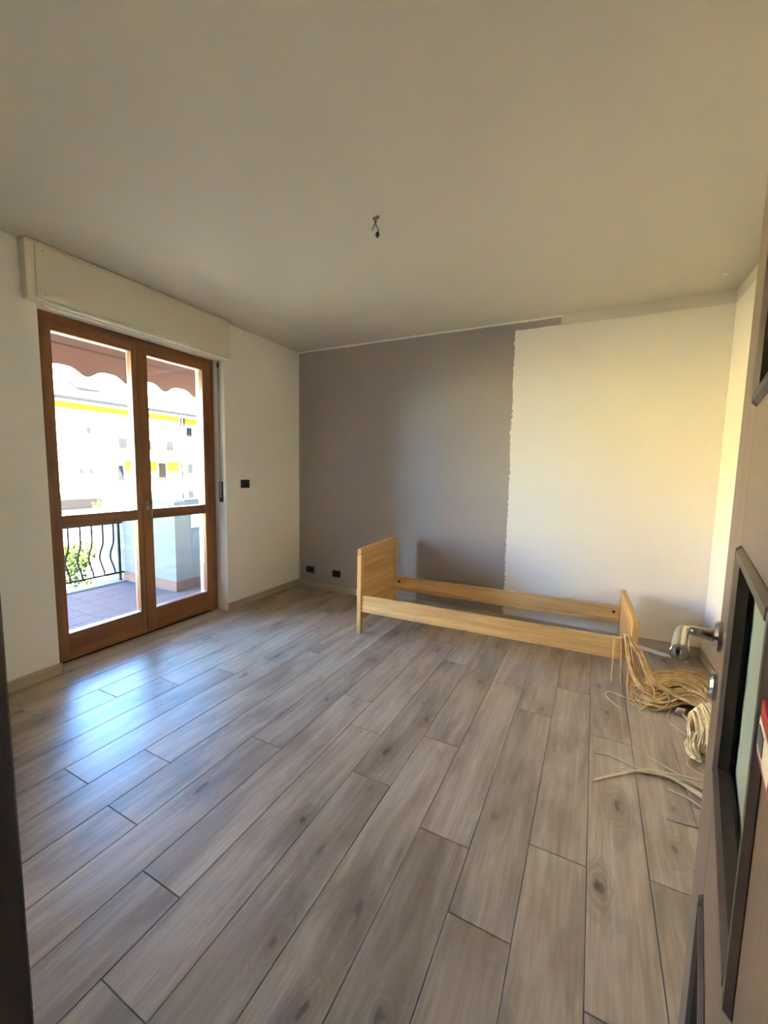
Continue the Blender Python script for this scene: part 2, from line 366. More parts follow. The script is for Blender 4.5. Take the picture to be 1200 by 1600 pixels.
# skirting boards
def skirting(name, x0, x1, y0, y1, m, lab):
    b_ = bmesh.new(); add_box(b_, x0, x1, y0, y1, 0, 0.075, 0.003, 2); struct(bm2(name, b_, m), lab)
skirting('baseboard_left', 0, 0.013, DY1, 0, M['skirt'], 'beige skirting board between balcony door and corner')
skirting('baseboard_left_near', 0, 0.013, YN, DY0 + 0.012, M['skirt'], 'beige skirting board left of the balcony door')
skirting('baseboard_back', 0.013, W - 0.013, -0.013, 0, M['skirt_x'], 'beige skirting board along the back wall')
skirting('baseboard_right', W - 0.013, W, YN, 0, M['skirt'], 'beige skirting board along the side wall')

# ------------------------------------------------------------------ balcony door (door_1)
d1 = struct(empty('door_1', (-0.16, (DY0 + DY1) / 2, 0)), 'double-leaf brown wooden glazed balcony door')
d1_loc = Vector((-0.16, (DY0 + DY1) / 2, 0))
def part(name, parent, ploc, x0, x1, y0, y1, z0, z1, m, bev=0.003):
    cx, cy, cz = (x0 + x1) / 2, (y0 + y1) / 2, (z0 + z1) / 2
    o = box(name, x0 - cx, x1 - cx, y0 - cy, y1 - cy, z0 - cz, z1 - cz, m, parent, bev)
    o.location = Vector((cx, cy, cz)) - ploc
    return o
FX0, FX1 = -0.215, -0.14
part('frame_jamb', d1, d1_loc, FX0, FX1, DY0, DY0 + 0.06, 0, DH, M['doorwood'])
part('frame_jamb', d1, d1_loc, FX0, FX1, DY1 - 0.06, DY1, 0, DH, M['doorwood'])
part('frame_head', d1, d1_loc, FX0, FX1, DY0 + 0.06, DY1 - 0.06, 2.315, DH, M['doorwood_y'])
part('sill', d1, d1_loc, FX0 - 0.03, FX1 - 0.03, DY0 + 0.06, DY1 - 0.06, -0.012, 0.012, M['chrome'])
def leaf(y0, y1, py0, py1, handle):
    L = bpy.data.objects.new('leaf', None); link(L, d1); L.location = (0.0, 0, 0); ll = d1_loc
    lx0, lx1 = -0.200, -0.145 + 0.012
    part('stile', L, ll, lx0, lx1, y0, py0, 0.014, 2.318, M['doorwood']); part('stile', L, ll, lx0, lx1, py1, y1, 0.014, 2.318, M['doorwood'])
    part('rail', L, ll, lx0, lx1, py0, py1, 0.014, 0.205, M['doorwood_y']); part('rail', L, ll, lx0, lx1, py0, py1, 0.957, 1.038, M['doorwood_y']); part('rail', L, ll, lx0, lx1, py0, py1, 2.258, 2.318, M['doorwood_y'])
    for z0, z1 in ((0.205, 0.957), (1.038, 2.258)):
        part('pane', L, ll, -0.179, -0.173, py0 + .001, py1 - .001, z0 + .001, z1 - .001, M['glass'], 0)
    if handle:
        yc = y0 + 0.04
        part('handle_plate', L, ll, lx1, lx1 + 0.005, yc - 0.010, yc + 0.010, 1.03, 1.10, M['brass'], 0.002)
        b_ = bmesh.new()
        add_tube(b_, [(0, 0, 0), (0.045, 0, 0)], 0.008, 10)
        add_tube(b_, [(0.045, 0, 0.008), (0.047, 0, -0.03), (0.045, 0.002, -0.085), (0.046, 0.006, -0.10)], [0.008, 0.009, 0.0075, 0.006], 10)
        h = bm2('handle', b_, M['brass'], L, True); h.location = Vector((lx1 + 0.004, yc, 1.075)) - ll
    for z in ((0.35, 2.05) if handle else ()):   # hinge barrels on the visible jamb side
        yy = y1 - 0.001
        h = tube('hinge', [(lx1 + 0.006, yy, z - 0.045), (lx1 + 0.006, yy, z + 0.045)], 0.005, M['doorwood'], L); h.location = -ll
    return L
leaf(DY0 + 0.06, -1.788, -2.348, -1.828, False)
leaf(-1.785, DY1 - 0.06, -1.700, -1.185, True)

# roller shutter housing over the door
sb = empty('shutter_box', (0.04, -1.79, 2.36)); sb0 = Vector((0.04, -1.79, 2.36))
tag(sb, 'cream wooden roller shutter box above the balcony door', 'shutter box')
part('body', sb, sb0, -0.002 + 0.003, 0.066, -2.545, -1.035, 2.362, 2.694, M['cream'], 0.004)
part('front_panel', sb, sb0, 0.066, 0.078, -2.50, -1.050, 2.375, 2.676, M['cream'], 0.003)
part('top_batten', sb, sb0, 0.066, 0.074, -2.545, -1.035, 2.678, 2.694, M['cream'], 0.002)
part('slot_lip', sb, sb0, 0.004, 0.02, -2.45, -1.08, 2.350, 2.362, M['white'], 0.002)
for y in (-2.46, -1.79, -1.09):
    for z in (2.40, 2.65):
        s = tube('screw', [(0.078, y, z), (0.0795, y, z)], 0.004, M['brass'], sb); s.location = -sb0
# strap and its winder slot in the right-hand reveal
st = empty('shutter_strap', (-0.06, DY1, 1.1)); st0 = Vector((-0.06, DY1, 1.1)); tag(st, 'grey roller shutter strap on the right reveal of the balcony door', 'shutter strap')
part('guide_channel', st, st0, -0.085, -0.035, DY1 - 0.006, DY1, 1.26, 2.36, mat('pale_channel', (0.55, 0.53, 0.48), 0.6), 0.001)
part('webbing', st, st0, -0.07, -0.05, DY1 - 0.011, DY1 - 0.0075, 1.10, 2.355, M['strap'], 0.0005)
part('winder_plate', st, st0, -0.085, -0.035, DY1 - 0.008, DY1, 1.06, 1.255, M['darkplastic'], 0.002)
part('end_clip', st, st0, -0.075, -0.045, DY1 - 0.014, DY1 - 0.011, 2.30, 2.34, M['chrome'], 0.001)

# ------------------------------------------------------------------ wall fittings
def fitting(name, label, cat, loc, normal, w, h, kind):
    """a dark three-module wall plate; normal 'x' (left wall) or 'y' (back wall)"""
    e = empty(name, loc); tag(e, label, cat)
    def pb(nm, u0, u1, v0, v1, d0, d1, m, bev, par):
        if normal == 'x': o = box(nm, d0, d1, u0, u1, v0, v1, m, par, bev, 2)
        else: o = box(nm, u0, u1, -d1, -d0, v0, v1, m, par, bev, 2)
        return o
    pb('plate', -w / 2, w / 2, -h / 2, h / 2, 0, 0.009, M['darkplastic'], 0.003, e)
    mw = w * 0.60 / 3
    for i in range(3):
        u = -w * 0.30 + mw * i
        pb(kind, u + 0.0006, u + mw - 0.0006, -h * 0.3, h * 0.3, 0.009, 0.0115 if kind == 'rocker' else 0.0095, M['darkmodule'], 0.0004, e)
    return e
fitting('light_switch', 'dark wall switch plate between balcony door and corner', 'switch', (0, -0.825, 1.228), 'x', 0.112, 0.082, 'rocker')
fitting('power_outlet', 'dark power outlet low on grey wall, nearer the corner', 'outlet', (0.177, 0, 0.213), 'y', 0.114, 0.074, 'socket_module')
fitting('power_outlet', 'dark power outlet low on grey wall, nearer the bed', 'outlet', (0.546, 0, 0.208), 'y', 0.108, 0.074, 'socket_module')
hk = empty('wall_hook', (0, -0.816, 2.656)); tag(hk, 'tiny white hook high on the wall beside the shutter box', 'hook')
box('base', 0, 0.006, -0.012, 0.012, -0.015, 0.015, M['white'], hk, 0.002)
tube('prong', [(0.004, 0, 0.004), (0.02, 0, 0.0), (0.024, 0, 0.01)], 0.003, M['white'], hk)
pt = tag(tube('ceiling_disc', [(3.761, -0.321, 2.7), (3.761, -0.321, 2.697)], 0.014, M['white'], None, 16), 'small white disc on the ceiling near the right corner', 'ceiling disc')

# bare lamp connection in the middle of the ceiling
cw = empty('ceiling_wire', (1.985, -1.826, 2.70)); tag(cw, 'bare ceiling wires with small black connector hanging from a hook', 'ceiling wire')
box('mount_plate', 0.002, 0.020, -0.009, 0.009, -0.010, 0.0, M['wirewhite'], cw, 0.003, 2)
box('cable_grommet', -0.014, -0.002, -0.006, 0.006, -0.012, 0.0, M['wirewhite'], cw, 0.003, 2)
tube('hook', [(0.004, 0, -0.01), (0.006, 0, -0.022), (0.002, 0, -0.03), (-0.006, 0, -0.026)], 0.003, M['wirewhite'], cw)
tube('wire', [(-0.006, 0, -0.008), (-0.003, 0, -0.03), (-0.012, 0.0, -0.048), (-0.022, 0.0, -0.062)], 0.0034, M['wirewhite'], cw)
tube('wire', [(-0.004, 0, -0.008), (0.0, 0, -0.032), (0.008, 0.0, -0.05), (0.018, 0.0, -0.064), (0.014, 0, -0.078)], 0.0034, M['wirewhite'], cw)
bm = bmesh.new(); add_tube(bm, [(0.014, 0, -0.072), (0.013, 0, -0.082), (0.012, 0, -0.092), (0.010, 0, -0.106)], [0.002, 0.009, 0.0125, 0.0015], 8)
bm2('connector', bm, M['black'], cw)

# ------------------------------------------------------------------ bed frame
bed = empty('bed_frame', (1.362, -0.92, 0.0), math.radians(2.1)); tag(bed, 'pine single bed frame without slats or mattress along the back wall', 'bed')
BWID, BLEN = 0.775, 2.035
def bpart(name, x0, x1, y0, y1, z0, z1, m, par=bed, bev=0.004, off=Vector((0, 0, 0))):
    cx, cy, cz = (x0 + x1) / 2, (y0 + y1) / 2, (z0 + z1) / 2
    o = box(name, x0 - cx, x1 - cx, y0 - cy, y1 - cy, z0 - cz, z1 - cz, m, par, bev, 2); o.location = Vector((cx, cy, cz)) - off
    return o
def board(name, x0, x1, top, zb):
    e = bpy.data.objects.new(name, None); link(e, bed)
    bpart('post', x0, x1, 0, 0.045, 0, top - 0.055, M['pine_z'], e); bpart('post', x0, x1, BWID - 0.045, BWID, 0, top - 0.055, M['pine_z'], e)
    bpart('top_rail', x0, x1, 0, BWID, top - 0.055, top, M['pine_y'], e, 0.006)
    bpart('panel', x0 + 0.006, x1 - 0.006, 0.045, BWID - 0.045, zb, top - 0.055, M['pine_y'], e, 0.001)
    return e
board('headboard', 0.0, 0.038, 0.735, 0.115)
board('footboard', BLEN - 0.038, BLEN, 0.468, 0.115)
bpart('side_rail', 0.038, BLEN - 0.038, 0.008, 0.033, 0.192, 0.335, M['pine_x'])
bpart('side_rail', 0.038, BLEN - 0.038, BWID - 0.033, BWID - 0.008, 0.192, 0.335, M['pine_x'])
bpart('slat_ledge', 0.038, BLEN - 0.038, 0.033, 0.055, 0.205, 0.232, M['pine_x'], bev=0.001)
bpart('slat_ledge', 0.038, BLEN - 0.038, BWID - 0.055, BWID - 0.033, 0.205, 0.232, M['pine_x'], bev=0.001)
for x in (0.075, BLEN - 0.078):
    tube('bolt_hole', [(x, BWID - 0.033, 0.285), (x, BWID - 0.0345, 0.285)], 0.012, M['black'], bed, 14)

# ------------------------------------------------------------------ yarn hanks
def yarn_material(name, a, b_):
    m = bpy.data.materials.new(name); m.use_nodes = True; nt = m.node_tree; b = nt.nodes['Principled BSDF']
    tc = nt.nodes.new('ShaderNodeTexCoord'); n = noise(nt, tc.outputs['Object'], 26, 5, 0.7)
    nt.links.new(ramp(nt, n, [(0.3, a), (0.7, b_)]), b.inputs['Base Color']); b.inputs['Roughness'].default_value = 0.65
    return m
M['yarn'] = yarn_material('golden_raffia', (0.50, 0.29, 0.10), (0.86, 0.63, 0.32))
M['yarn2'] = yarn_material('pale_raffia', (0.60, 0.42, 0.20), (0.84, 0.69, 0.43))
M['straw'] = yarn_material('dry_straw', (0.55, 0.44, 0.28), (0.72, 0.60, 0.42))
rs = random.Random(21)
def bundle(bm, ctrl, n, rw, rh, r=0.0042, seg=30, t0=(0, 0.0), t1=(1, 1), sides=5, twist=1.2, zmin=0.004):
    base = smooth_path(ctrl, 60)
    for i in range(n):
        ph = rs.random() * 6.283; q = math.sqrt(rs.random()); a, b_ = rs.uniform(*t0), rs.uniform(*t1)
        ph2, ph3 = rs.random() * 6.28, rs.random() * 6.28; tw = rs.gauss(0, twist)
        pts = []
        for s in range(seg):
            t = a + (b_ - a) * s / (seg - 1); f = t * 59; k = min(int(f), 58); p = base[k].lerp(base[k + 1], f - k)
            d = (base[k + 1] - base[k]).normalized(); side = d.cross(Vector((0, 0, 1)))
            if side.length < 0.05: side = Vector((1, 0, 0))
            side.normalize(); up = side.cross(d)
            W_ = rw[0] + (rw[1] - rw[0]) * math.sin(math.pi * min(1, max(0, t))); H_ = rh[0] + (rh[1] - rh[0]) * math.sin(math.pi * min(1, max(0, t)))
            an = ph + tw * t
            o = side * (W_ * q * math.cos(an) + 0.010 * math.sin(5 * t + ph2)) + up * (H_ * q * math.sin(an) + 0.006 * math.sin(7 * t + ph3))
            v = p + o; v.z = max(v.z, zmin); pts.append(v)
        add_tube(bm, pts, r, sides)
sk = empty('raffia_skein', (3.55, -0.90, 0)); tag(sk, 'loose golden raffia skein heaped on the floor at the foot of the bed', 'raffia')
bm = bmesh.new()
bundle(bm, [(3.46, -0.86, .05), (3.55, -0.76, .07), (3.66, -0.70, .08), (3.76, -0.76, .08), (3.80, -0.90, .07), (3.79, -1.06, .05)], 105, (.04, .085), (.03, .06), t0=(0, .15), t1=(.8, 1))
bundle(bm, [(3.42, -0.98, .03), (3.52, -0.99, .04), (3.62, -0.93, .075), (3.72, -0.93, .075), (3.79, -1.02, .05), (3.82, -1.13, .03)], 55, (.03, .05), (.02, .04), t0=(0, .12), t1=(.85, 1))
bundle(bm, [(3.44, -0.92, .06), (3.5, -0.84, .10), (3.62, -0.80, .12), (3.72, -0.86, .11), (3.76, -0.98, .07)], 45, (.03, .07), (.02, .03), t0=(0, .2), t1=(.75, 1))
for i in range(26):                                      # loops and tangles by the bed leg
    cx, cy = rs.uniform(3.42, 3.55), rs.uniform(-1.0, -0.88); R_ = rs.uniform(.03, .075); a0 = rs.random() * 6.28; tilt = rs.uniform(.2, 1.0)
    pts = []
    for s in range(22):
        a = a0 + s / 21 * rs.uniform(4.5, 4.8) if False else a0 + s / 21 * 5.0
        pts.append((cx + R_ * math.cos(a), cy + R_ * .8 * math.sin(a), max(.005, .05 + R_ * tilt * math.sin(a + .6))))
    add_tube(bm, smooth_path(pts, 30), 0.0032, 5)
strands = bm2('strands', bm, M['yarn'], sk, True); strands['kind'] = 'stuff'; strands.location = -Vector((3.55, -0.90, 0))
# strands pulled over the end of the bed's near rail and down to the heap
bm = bmesh.new()
bundle(bm, [(3.330, -0.80, .345), (3.338, -0.825, .350), (3.346, -0.862, .342), (3.366, -0.905, .24), (3.40, -0.945, .13), (3.46, -0.955, .075), (3.56, -0.90, .09)], 16, (.018, .026), (.005, .010), t0=(0, .05), t1=(.75, 1), twist=.5)
bundle(bm, [(3.352, -0.866, .335), (3.41, -0.915, .27), (3.47, -0.96, .16), (3.57, -0.965, .10), (3.70, -1.0, .075), (3.80, -1.10, .04)], 12, (.008, .02), (.005, .01), t0=(0, .03), t1=(.85, 1), twist=.5)
for x, l, dx in ((3.262, .16, .004), (3.270, .15, -.004), (3.30, .20, .018)):
    add_tube(bm, smooth_path([(x + .0, -0.825, .340), (x, -0.853, .336), (x + dx * .5, -0.857, .25), (x + dx, -0.862, .20 - l * .75), (x + dx * 1.4, -0.866, .20 - l)], 16), 0.0034, 5)
dr = bm2('draped_strands', bm, M['yarn'], sk, True); dr['kind'] = 'stuff'; dr.location = -Vector((3.55, -0.90, 0))
# single stray strands looping out over the floor
for c in ([(3.50, -1.02, .02), (3.36, -1.00, .02), (3.255, -0.93, .004), (3.235, -1.0, .003), (3.29, -1.09, .003), (3.315, -1.12, .003)],
          [(3.57, -1.02, .03), (3.54, -1.10, .003), (3.575, -1.18, .003), (3.62, -1.23, .003), (3.655, -1.255, .004)],
          [(3.62, -1.0, .03), (3.66, -1.10, .004), (3.71, -1.18, .004), (3.73, -1.22, .004)],
          [(3.60, -1.0, .03), (3.67, -1.13, .004), (3.73, -1.19, .006)],
          [(3.47, -1.0, .02), (3.42, -1.06, .004), (3.41, -1.10, .003), (3.46, -1.10, .003)]):
    s = tube('stray_strand', smooth_path(c, 26), 0.0030, M['yarn2'], sk, 5); s.location = -Vector((3.55, -0.90, 0))
tg = bpart('paper_tag', 3.59, 3.635, -1.035, -1.031, 0.02, 0.055, mat('tag_paper', (0.80, 0.70, 0.62), 0.7), sk, 0.0005, Vector((3.55, -0.90, 0))); tg['label'] = 'pale paper tag'; tg.rotation_euler = (0.3, 0.1, 0.35)
tk = bpart('tag_clip', 3.597, 3.628, -1.042, -1.028, 0.012, 0.036, mat('tag_brown', (0.50, 0.30, 0.20), 0.6), sk, 0.002, Vector((3.55, -0.90, 0)))

hn = empty('raffia_hank', (3.70, -1.36, 0)); tag(hn, 'tightly wound pale raffia hank beside the open brown door', 'raffia')
bm = bmesh.new()
for i in range(210):
    u = rs.random() ** 0.9; xx = 3.600 + 0.26 * u
    R_ = 0.138 * math.sqrt(1 - max(0.0, (0.30 - u) / 0.33) ** 2) * rs.uniform(.93, 1.0); sl = rs.gauss(0, .012); ph = rs.random() * 6.28
    pts = []
    for s in range(27):
        a = 2 * math.pi * s / 26 * 0.995
        pts.append((xx + sl * math.sin(a + ph) + .004 * math.sin(3 * a + ph), -1.40 + R_ * math.cos(a), 0.140 + R_ * math.sin(a) * (0.97 + 0.03 * math.sin(ph)) * 0.97))
    add_tube(bm, pts, 0.0044, 5, False)
o = bm2('windings', bm, M['yarn2'], hn, True); o['kind'] = 'stuff'; o.location = -Vector((3.70, -1.36, 0))
bm = bmesh.new(); add_tube(bm, [(3.62, -1.40, .135), (3.66, -1.40, .137), (3.74, -1.40, .138), (3.85, -1.40, .138)], [0.05, .09, .118, .11], 16)
o = bm2('core', bm, M['yarn'], hn, True); o.location = -Vector((3.70, -1.36, 0))
bm = bmesh.new()
for i in range(16):
    R_ = rs.uniform(.025, .05); cy, cz = -1.46 + rs.uniform(-.02, .02), .075 + rs.uniform(-.015, .015); cx = rs.uniform(3.578, 3.61)
    add_tube(bm, [(cx + .012 * math.sin(2 * a_), cy + R_ * math.cos(a_), max(.005, cz + R_ * 1.1 * math.sin(a_))) for a_ in [k * .33 + i for k in range(20)]], 0.0038, 5)
o = bm2('end_loops', bm, M['yarn2'], hn, True); o['kind'] = 'stuff'; o.location = -Vector((3.70, -1.36, 0))
bm = bmesh.new()
add_tube(bm, smooth_path([(3.62, -1.46, .05), (3.57, -1.49, .01), (3.585, -1.53, .004), (3.63, -1.56, .003)], 20), .0026, 5)
add_tube(bm, smooth_path([(3.66, -1.52, .03), (3.665, -1.57, .006), (3.675, -1.60, .004)], 14), .0036, 5)
o = bm2('loose_end', bm, M['yarn2'], hn, True); o.location = -Vector((3.70, -1.36, 0))

# fan of cut strands, lone strand and stick in the foreground
fs = empty('cut_strands', (3.45, -1.70, 0)); tag(fs, 'fan of dry straw-coloured strands spread on the floor by the door', 'raffia')
for i in range(15):
    e = rs.uniform(0, 1); y1 = -1.60 - .20 * e; x1 = 3.62 + rs.uniform(0, .05)
    s0 = 0.0 if i < 3 else rs.uniform(.18, .5)
    full = smooth_path([(3.165, -1.845 + .004 * i, .004), (3.27, -1.745 + .003 * i, .006 + .001 * (i % 4)), (3.40, -1.648 - .006 * i * .4, .010 + .002 * (i % 5)), (3.50, -1.635 - .05 * e, .012 + .003 * (i % 4)), (x1, y1, .006 + .004 * (i % 3))], 40)
    q = tube('strand', full[int(s0 * 39):], 0.0032 if i > 2 else 0.0036, M['straw'], fs, 5); q.location = -Vector((3.45, -1.70, 0))
for c in ([(3.41, -1.53, .004), (3.46, -1.58, .012), (3.55, -1.64, .012), (3.63, -1.70, .006)], [(3.46, -1.74, .004), (3.53, -1.765, .008), (3.60, -1.82, .006)]):
    q = tube('strand', smooth_path(c, 20), 0.0032, M['straw'], fs, 5); q.location = -Vector((3.45, -1.70, 0))
ls = tube('stray_strand', smooth_path([(3.165, -1.625, .004), (3.24, -1.618, .005), (3.33, -1.645, .004), (3.42, -1.66, .004)], 20), 0.0034, M['straw'], None, 6)
tag(ls, 'single dry strand lying on the floor above the straw fan', 'raffia')
lk = tube('thin_stick', [(3.432, -1.930, .005), (3.50, -1.925, .005), (3.60, -1.905, .005)], 0.0042, mat('stick', (0.42, 0.34, 0.23), 0.7, var=(30, .2)), None, 7)
tag(lk, 'thin grey-brown stick lying flat on the floor nearest the door', 'stick')
# strips of white trim lying by the skirting
s1 = box('trim_offcut', -0.105, 0.105, -0.024, 0.024, 0, 0.014, mat('white_offcut', (0.70, 0.66, 0.58), 0.6), None, 0.002); s1.location = (3.575, -0.075, 0); s1.rotation_euler = (0, 0, -0.42)
tag(s1, 'wide white trim offcut on the floor behind the raffia heap', 'offcut')
s2 = box('trim_offcut', -0.09, 0.09, -0.008, 0.008, 0, 0.009, mat('white_offcut_thin', (0.72, 0.68, 0.60), 0.6), None, 0.001); s2.location = (3.715, -0.135, 0); s2.rotation_euler = (0, 0, -0.50)
tag(s2, 'narrow white trim offcut on the floor in the room corner', 'offcut')

# ------------------------------------------------------------------ entrance door (door_2), open into the room
jm = struct(empty('door_frame_1', (EX0, YN, 0)), 'dark brown door lining around the photographer')
jo = Vector((EX0, YN, 0))
part('lining', jm, jo, EX0 - 0.03, EX0, YN - 0.14, YN + 0.018, 0, EH, M['wenge'], 0.003)
part('lining', jm, jo, EX1, EX1 + 0.03, YN - 0.14, YN + 0.018, 0, EH, M['wenge'], 0.003)
part('lining_head', jm, jo, EX0 - 0.03, EX1 + 0.03, YN - 0.14, YN + 0.018, EH, EH + 0.03, M['wenge_y'], 0.003)
part('casing', jm, jo, EX0 - 0.10, EX0 - 0.03, YN, YN + 0.014, 0, EH + 0.09, M['wenge'], 0.003)
part('casing', jm, jo, EX1 + 0.03, EX1 + 0.10, YN, YN + 0.014, 0, EH + 0.09, M['wenge'], 0.003)
part('casing_head', jm, jo, EX0 - 0.03, EX1 + 0.03, YN, YN + 0.014, EH + 0.03, EH + 0.09, M['wenge_y'], 0.003)
# leaf-local frame: +y from hinge to latch, -x the visible face
DANG = math.radians(10.35)
d2 = struct(empty('door_2', (3.172, -3.64, 0), -DANG), 'open dark brown interior door with square frosted panes')
DWID, DTH, DHT = 0.775, 0.042, 2.10
M['wenge_leaf'] = wood('wenge_leaf', (0.135, 0.088, 0.060), (0.185, 0.125, 0.088), 2, 0.38, 1.2, 0.7)
M['wenge_leaf_y'] = wood('wenge_leaf_cross', (0.135, 0.088, 0.060), (0.185, 0.125, 0.088), 1, 0.38, 1.2, 0.7)
M['frost'] = mat('frosted_glass', (0.42, 0.52, 0.48), 0.45, spec=0.5)
M['frost'].node_tree.nodes['Principled BSDF'].inputs['Transmission Weight'].default_value = 0.25
U0, U1 = 0.188, 0.525
PANES = [(0.46, 0.775), (0.975, 1.295), (1.485, 1.815)]
Z0 = Vector((0, 0, 0))
part('stile', d2, Z0, 0, DTH, 0, U0, 0.008, DHT, M['wenge_leaf']); part('stile', d2, Z0, 0, DTH, U1, DWID, 0.008, DHT, M['wenge_leaf'])
edges = [0.008] + [v for p_ in PANES for v in p_] + [DHT]
for a, b_ in zip(edges[0::2], edges[1::2]):
    part('rail', d2, Z0, 0, DTH, U0, U1, a, b_, M['wenge_leaf_y'], 0.0)
for z0, z1 in PANES:
    fr = bpy.data.objects.new('glazed_panel', None); link(fr, d2)
    part('pane', fr, Z0, 0.018, 0.024, U0, U1, z0, z1, M['frost'], 0)
    for sx in (-1, 1):                           # half-round mouldings proud of both faces
        xa, xb = (-0.006, 0.016) if sx < 0 else (0.026, DTH + 0.006)
        w = 0.015
        part('moulding', fr, Z0, xa, xb, U0 - 0.004, U0 + w, z0 - 0.004, z1 + 0.004, M['wenge'], 0.005); part('moulding', fr, Z0, xa, xb, U1 - w, U1 + 0.004, z0 - 0.004, z1 + 0.004, M['wenge'], 0.005)
        part('moulding', fr, Z0, xa, xb, U0 + w, U1 - w, z0 - 0.004, z0 + w, M['wenge_y'], 0.005); part('moulding', fr, Z0, xa, xb, U0 + w, U1 - w, z1 - w, z1 + 0.004, M['wenge_y'], 0.005)
hd = bpy.data.objects.new('lever_handle', None); link(hd, d2); hd.location = (0, 0.70, 1.115)
for sgn, x_ in ((-1, 0.0), (1, DTH)):
    bm = bmesh.new(); add_tube(bm, [(x_, 0, 0), (x_ + sgn * .006, 0, 0), (x_ + sgn * .011, 0, 0)], [0.026, 0.026, 0.022], 24); bm2('rosette', bm, M['chrome'], hd, False)
    bm = bmesh.new()
    add_tube(bm, smooth_path([(x_ + sgn * .008, 0, 0), (x_ + sgn * .03, 0, 0.0), (x_ + sgn * .046, -.006, 0.002), (x_ + sgn * .055, -.025, 0.002), (x_ + sgn * .056, -.06, -.002), (x_ + sgn * .056, -.115, -.006)], 22), [0.011 - .0025 * math.sin(k / 21 * 3.14) + (0.002 if k > 10 else 0) for k in range(22)], 14)
    bm2('lever', bm, M['chrome'], hd, True)
    bm = bmesh.new(); add_tube(bm, [(x_, -0.0, -.09), (x_ + sgn * .006, 0, -.09), (x_ + sgn * .010, 0, -.09)], [0.025, 0.025, 0.021], 24); bm2('key_escutcheon', bm, M['chrome'], hd, False)
part('latch_plate', d2, Z0, 0.009, 0.033, DWID, DWID + 0.002, 1.0, 1.2, M['chrome'], 0.0005)
# small red card fixed on the stile beside the middle pane
cd = bpy.data.objects.new('sticker', None); link(cd, d2); cd['label'] = 'red sticker with cream and blue field'
part('card', cd, Z0, -0.0085, 0.0, 0.095, 0.152, 1.211, 1.248, mat('red_card', (0.42, 0.02, 0.035), 0.4), 0.001)
part('cream_field', cd, Z0, -0.0090, -0.0085, 0.100, 0.149, 1.217, 1.238, mat('cream_print', (0.75, 0.68, 0.56), 0.5), 0)
part('blue_field', cd, Z0, -0.0094, -0.0090, 0.126, 0.145, 1.221, 1.234, mat('blue_print', (0.07, 0.09, 0.14), 0.5), 0)

# ------------------------------------------------------------------ balcony
BX, BZ = -2.13, -0.05
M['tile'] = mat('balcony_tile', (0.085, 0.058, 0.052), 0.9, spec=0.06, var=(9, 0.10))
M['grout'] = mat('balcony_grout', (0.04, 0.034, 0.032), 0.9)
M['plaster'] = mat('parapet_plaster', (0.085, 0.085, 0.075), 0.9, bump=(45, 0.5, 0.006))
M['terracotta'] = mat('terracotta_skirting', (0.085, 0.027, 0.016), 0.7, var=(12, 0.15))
M['iron'] = mat('painted_iron', (0.012, 0.009, 0.008), 0.8, spec=0.1)
bf = struct(box('floor_balcony', BX - 0.06, LX, -5.0, 2.4, -0.30, BZ - 0.012, M['grout']), 'tiled balcony floor')
bm = bmesh.new(); add_box(bm, -0.098, 0.098, -0.098, 0.098, -0.012, 0, 0.002); tme = bpy.data.meshes.new('tile'); bm.to_mesh(tme); bm.free(); tme.materials.append(M['tile'])
for i in range(8):
    for j in range(30):
        x, y = LX - 0.1 - 0.2 * i - 0.02, -4.0 + 0.2 * j
        if x < BX + 0.05 or (x < -1.08 and y > -0.86): continue
        o = bpy.data.objects.new('tile', tme); o.location = (x, y, BZ); link(o, bf)
# stone edge of the slab
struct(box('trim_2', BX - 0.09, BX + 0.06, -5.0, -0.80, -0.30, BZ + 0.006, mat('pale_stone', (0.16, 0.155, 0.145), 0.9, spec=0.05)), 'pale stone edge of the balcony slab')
struct(box('wall_parapet_side', -2.52, -1.28, -0.79, -0.65, -0.5, 0.985, M['plaster']), 'rough pale parapet wall across the balcony')
struct(box('wall_parapet_front', -1.28, -1.13, -0.79, 2.4, -0.5, 0.985, M['plaster']), 'rough pale parapet wall parallel to the facade')
struct(box('trim_3', -1.29, -1.12, -0.66, 2.4, 0.985, 1.005, mat('coping', (0.06, 0.045, 0.042), 0.7)), 'mauve coping on the front parapet')
struct(box('trim_4', BX - 0.0, -1.12, -0.80, -0.79, BZ, 0.06, M['terracotta']), 'terracotta skirting of the side parapet')
struct(box('trim_5', -1.13, -1.12, -0.79, 2.4, BZ, 0.06, M['terracotta']), 'terracotta skirting of the front parapet')
wb = empty('balcony_lamp', (-1.13, -0.53, 0.75)); tag(wb, 'small white box lamp on the balcony parapet', 'lamp')
box('back_plate', 0.0, 0.012, -0.05, 0.05, -0.085, 0.085, mat('lamp_plate', (0.6, 0.6, 0.58), 0.5), wb, 0.003, 2)
box('diffuser', 0.012, 0.06, -0.045, 0.045, -0.07, 0.08, mat('lamp_diffuser', (0.92, 0.92, 0.90), 0.35), wb, 0.008, 2)
rl = empty('balcony_railing', (BX, -2.9, 0)); rl0 = Vector((BX, -2.9, 0)); tag(rl, 'dark wrought iron balcony railing with bellied bars', 'railing')
part('top_rail', rl, rl0, BX - 0.02, BX + 0.02, -5.0, -0.80, 0.672, 0.700, M['iron'], 0.004)
part('bottom_rail', rl, rl0, BX - 0.012, BX + 0.012, -5.0, -0.80, 0.045, 0.065, M['iron'], 0.003)
bm = bmesh.new(); add_tube(bm, smooth_path([(0, 0, 0.06), (-0.015, 0, .12), (-0.085, 0, .24), (-0.07, 0, .33), (-0.01, 0, .44), (0, 0, .56), (0, 0, .675)], 22), 0.010, 8)
bal = bpy.data.meshes.new('baluster'); bm.normal_update(); bm.to_mesh(bal); bm.free(); bal.materials.append(M['iron'])
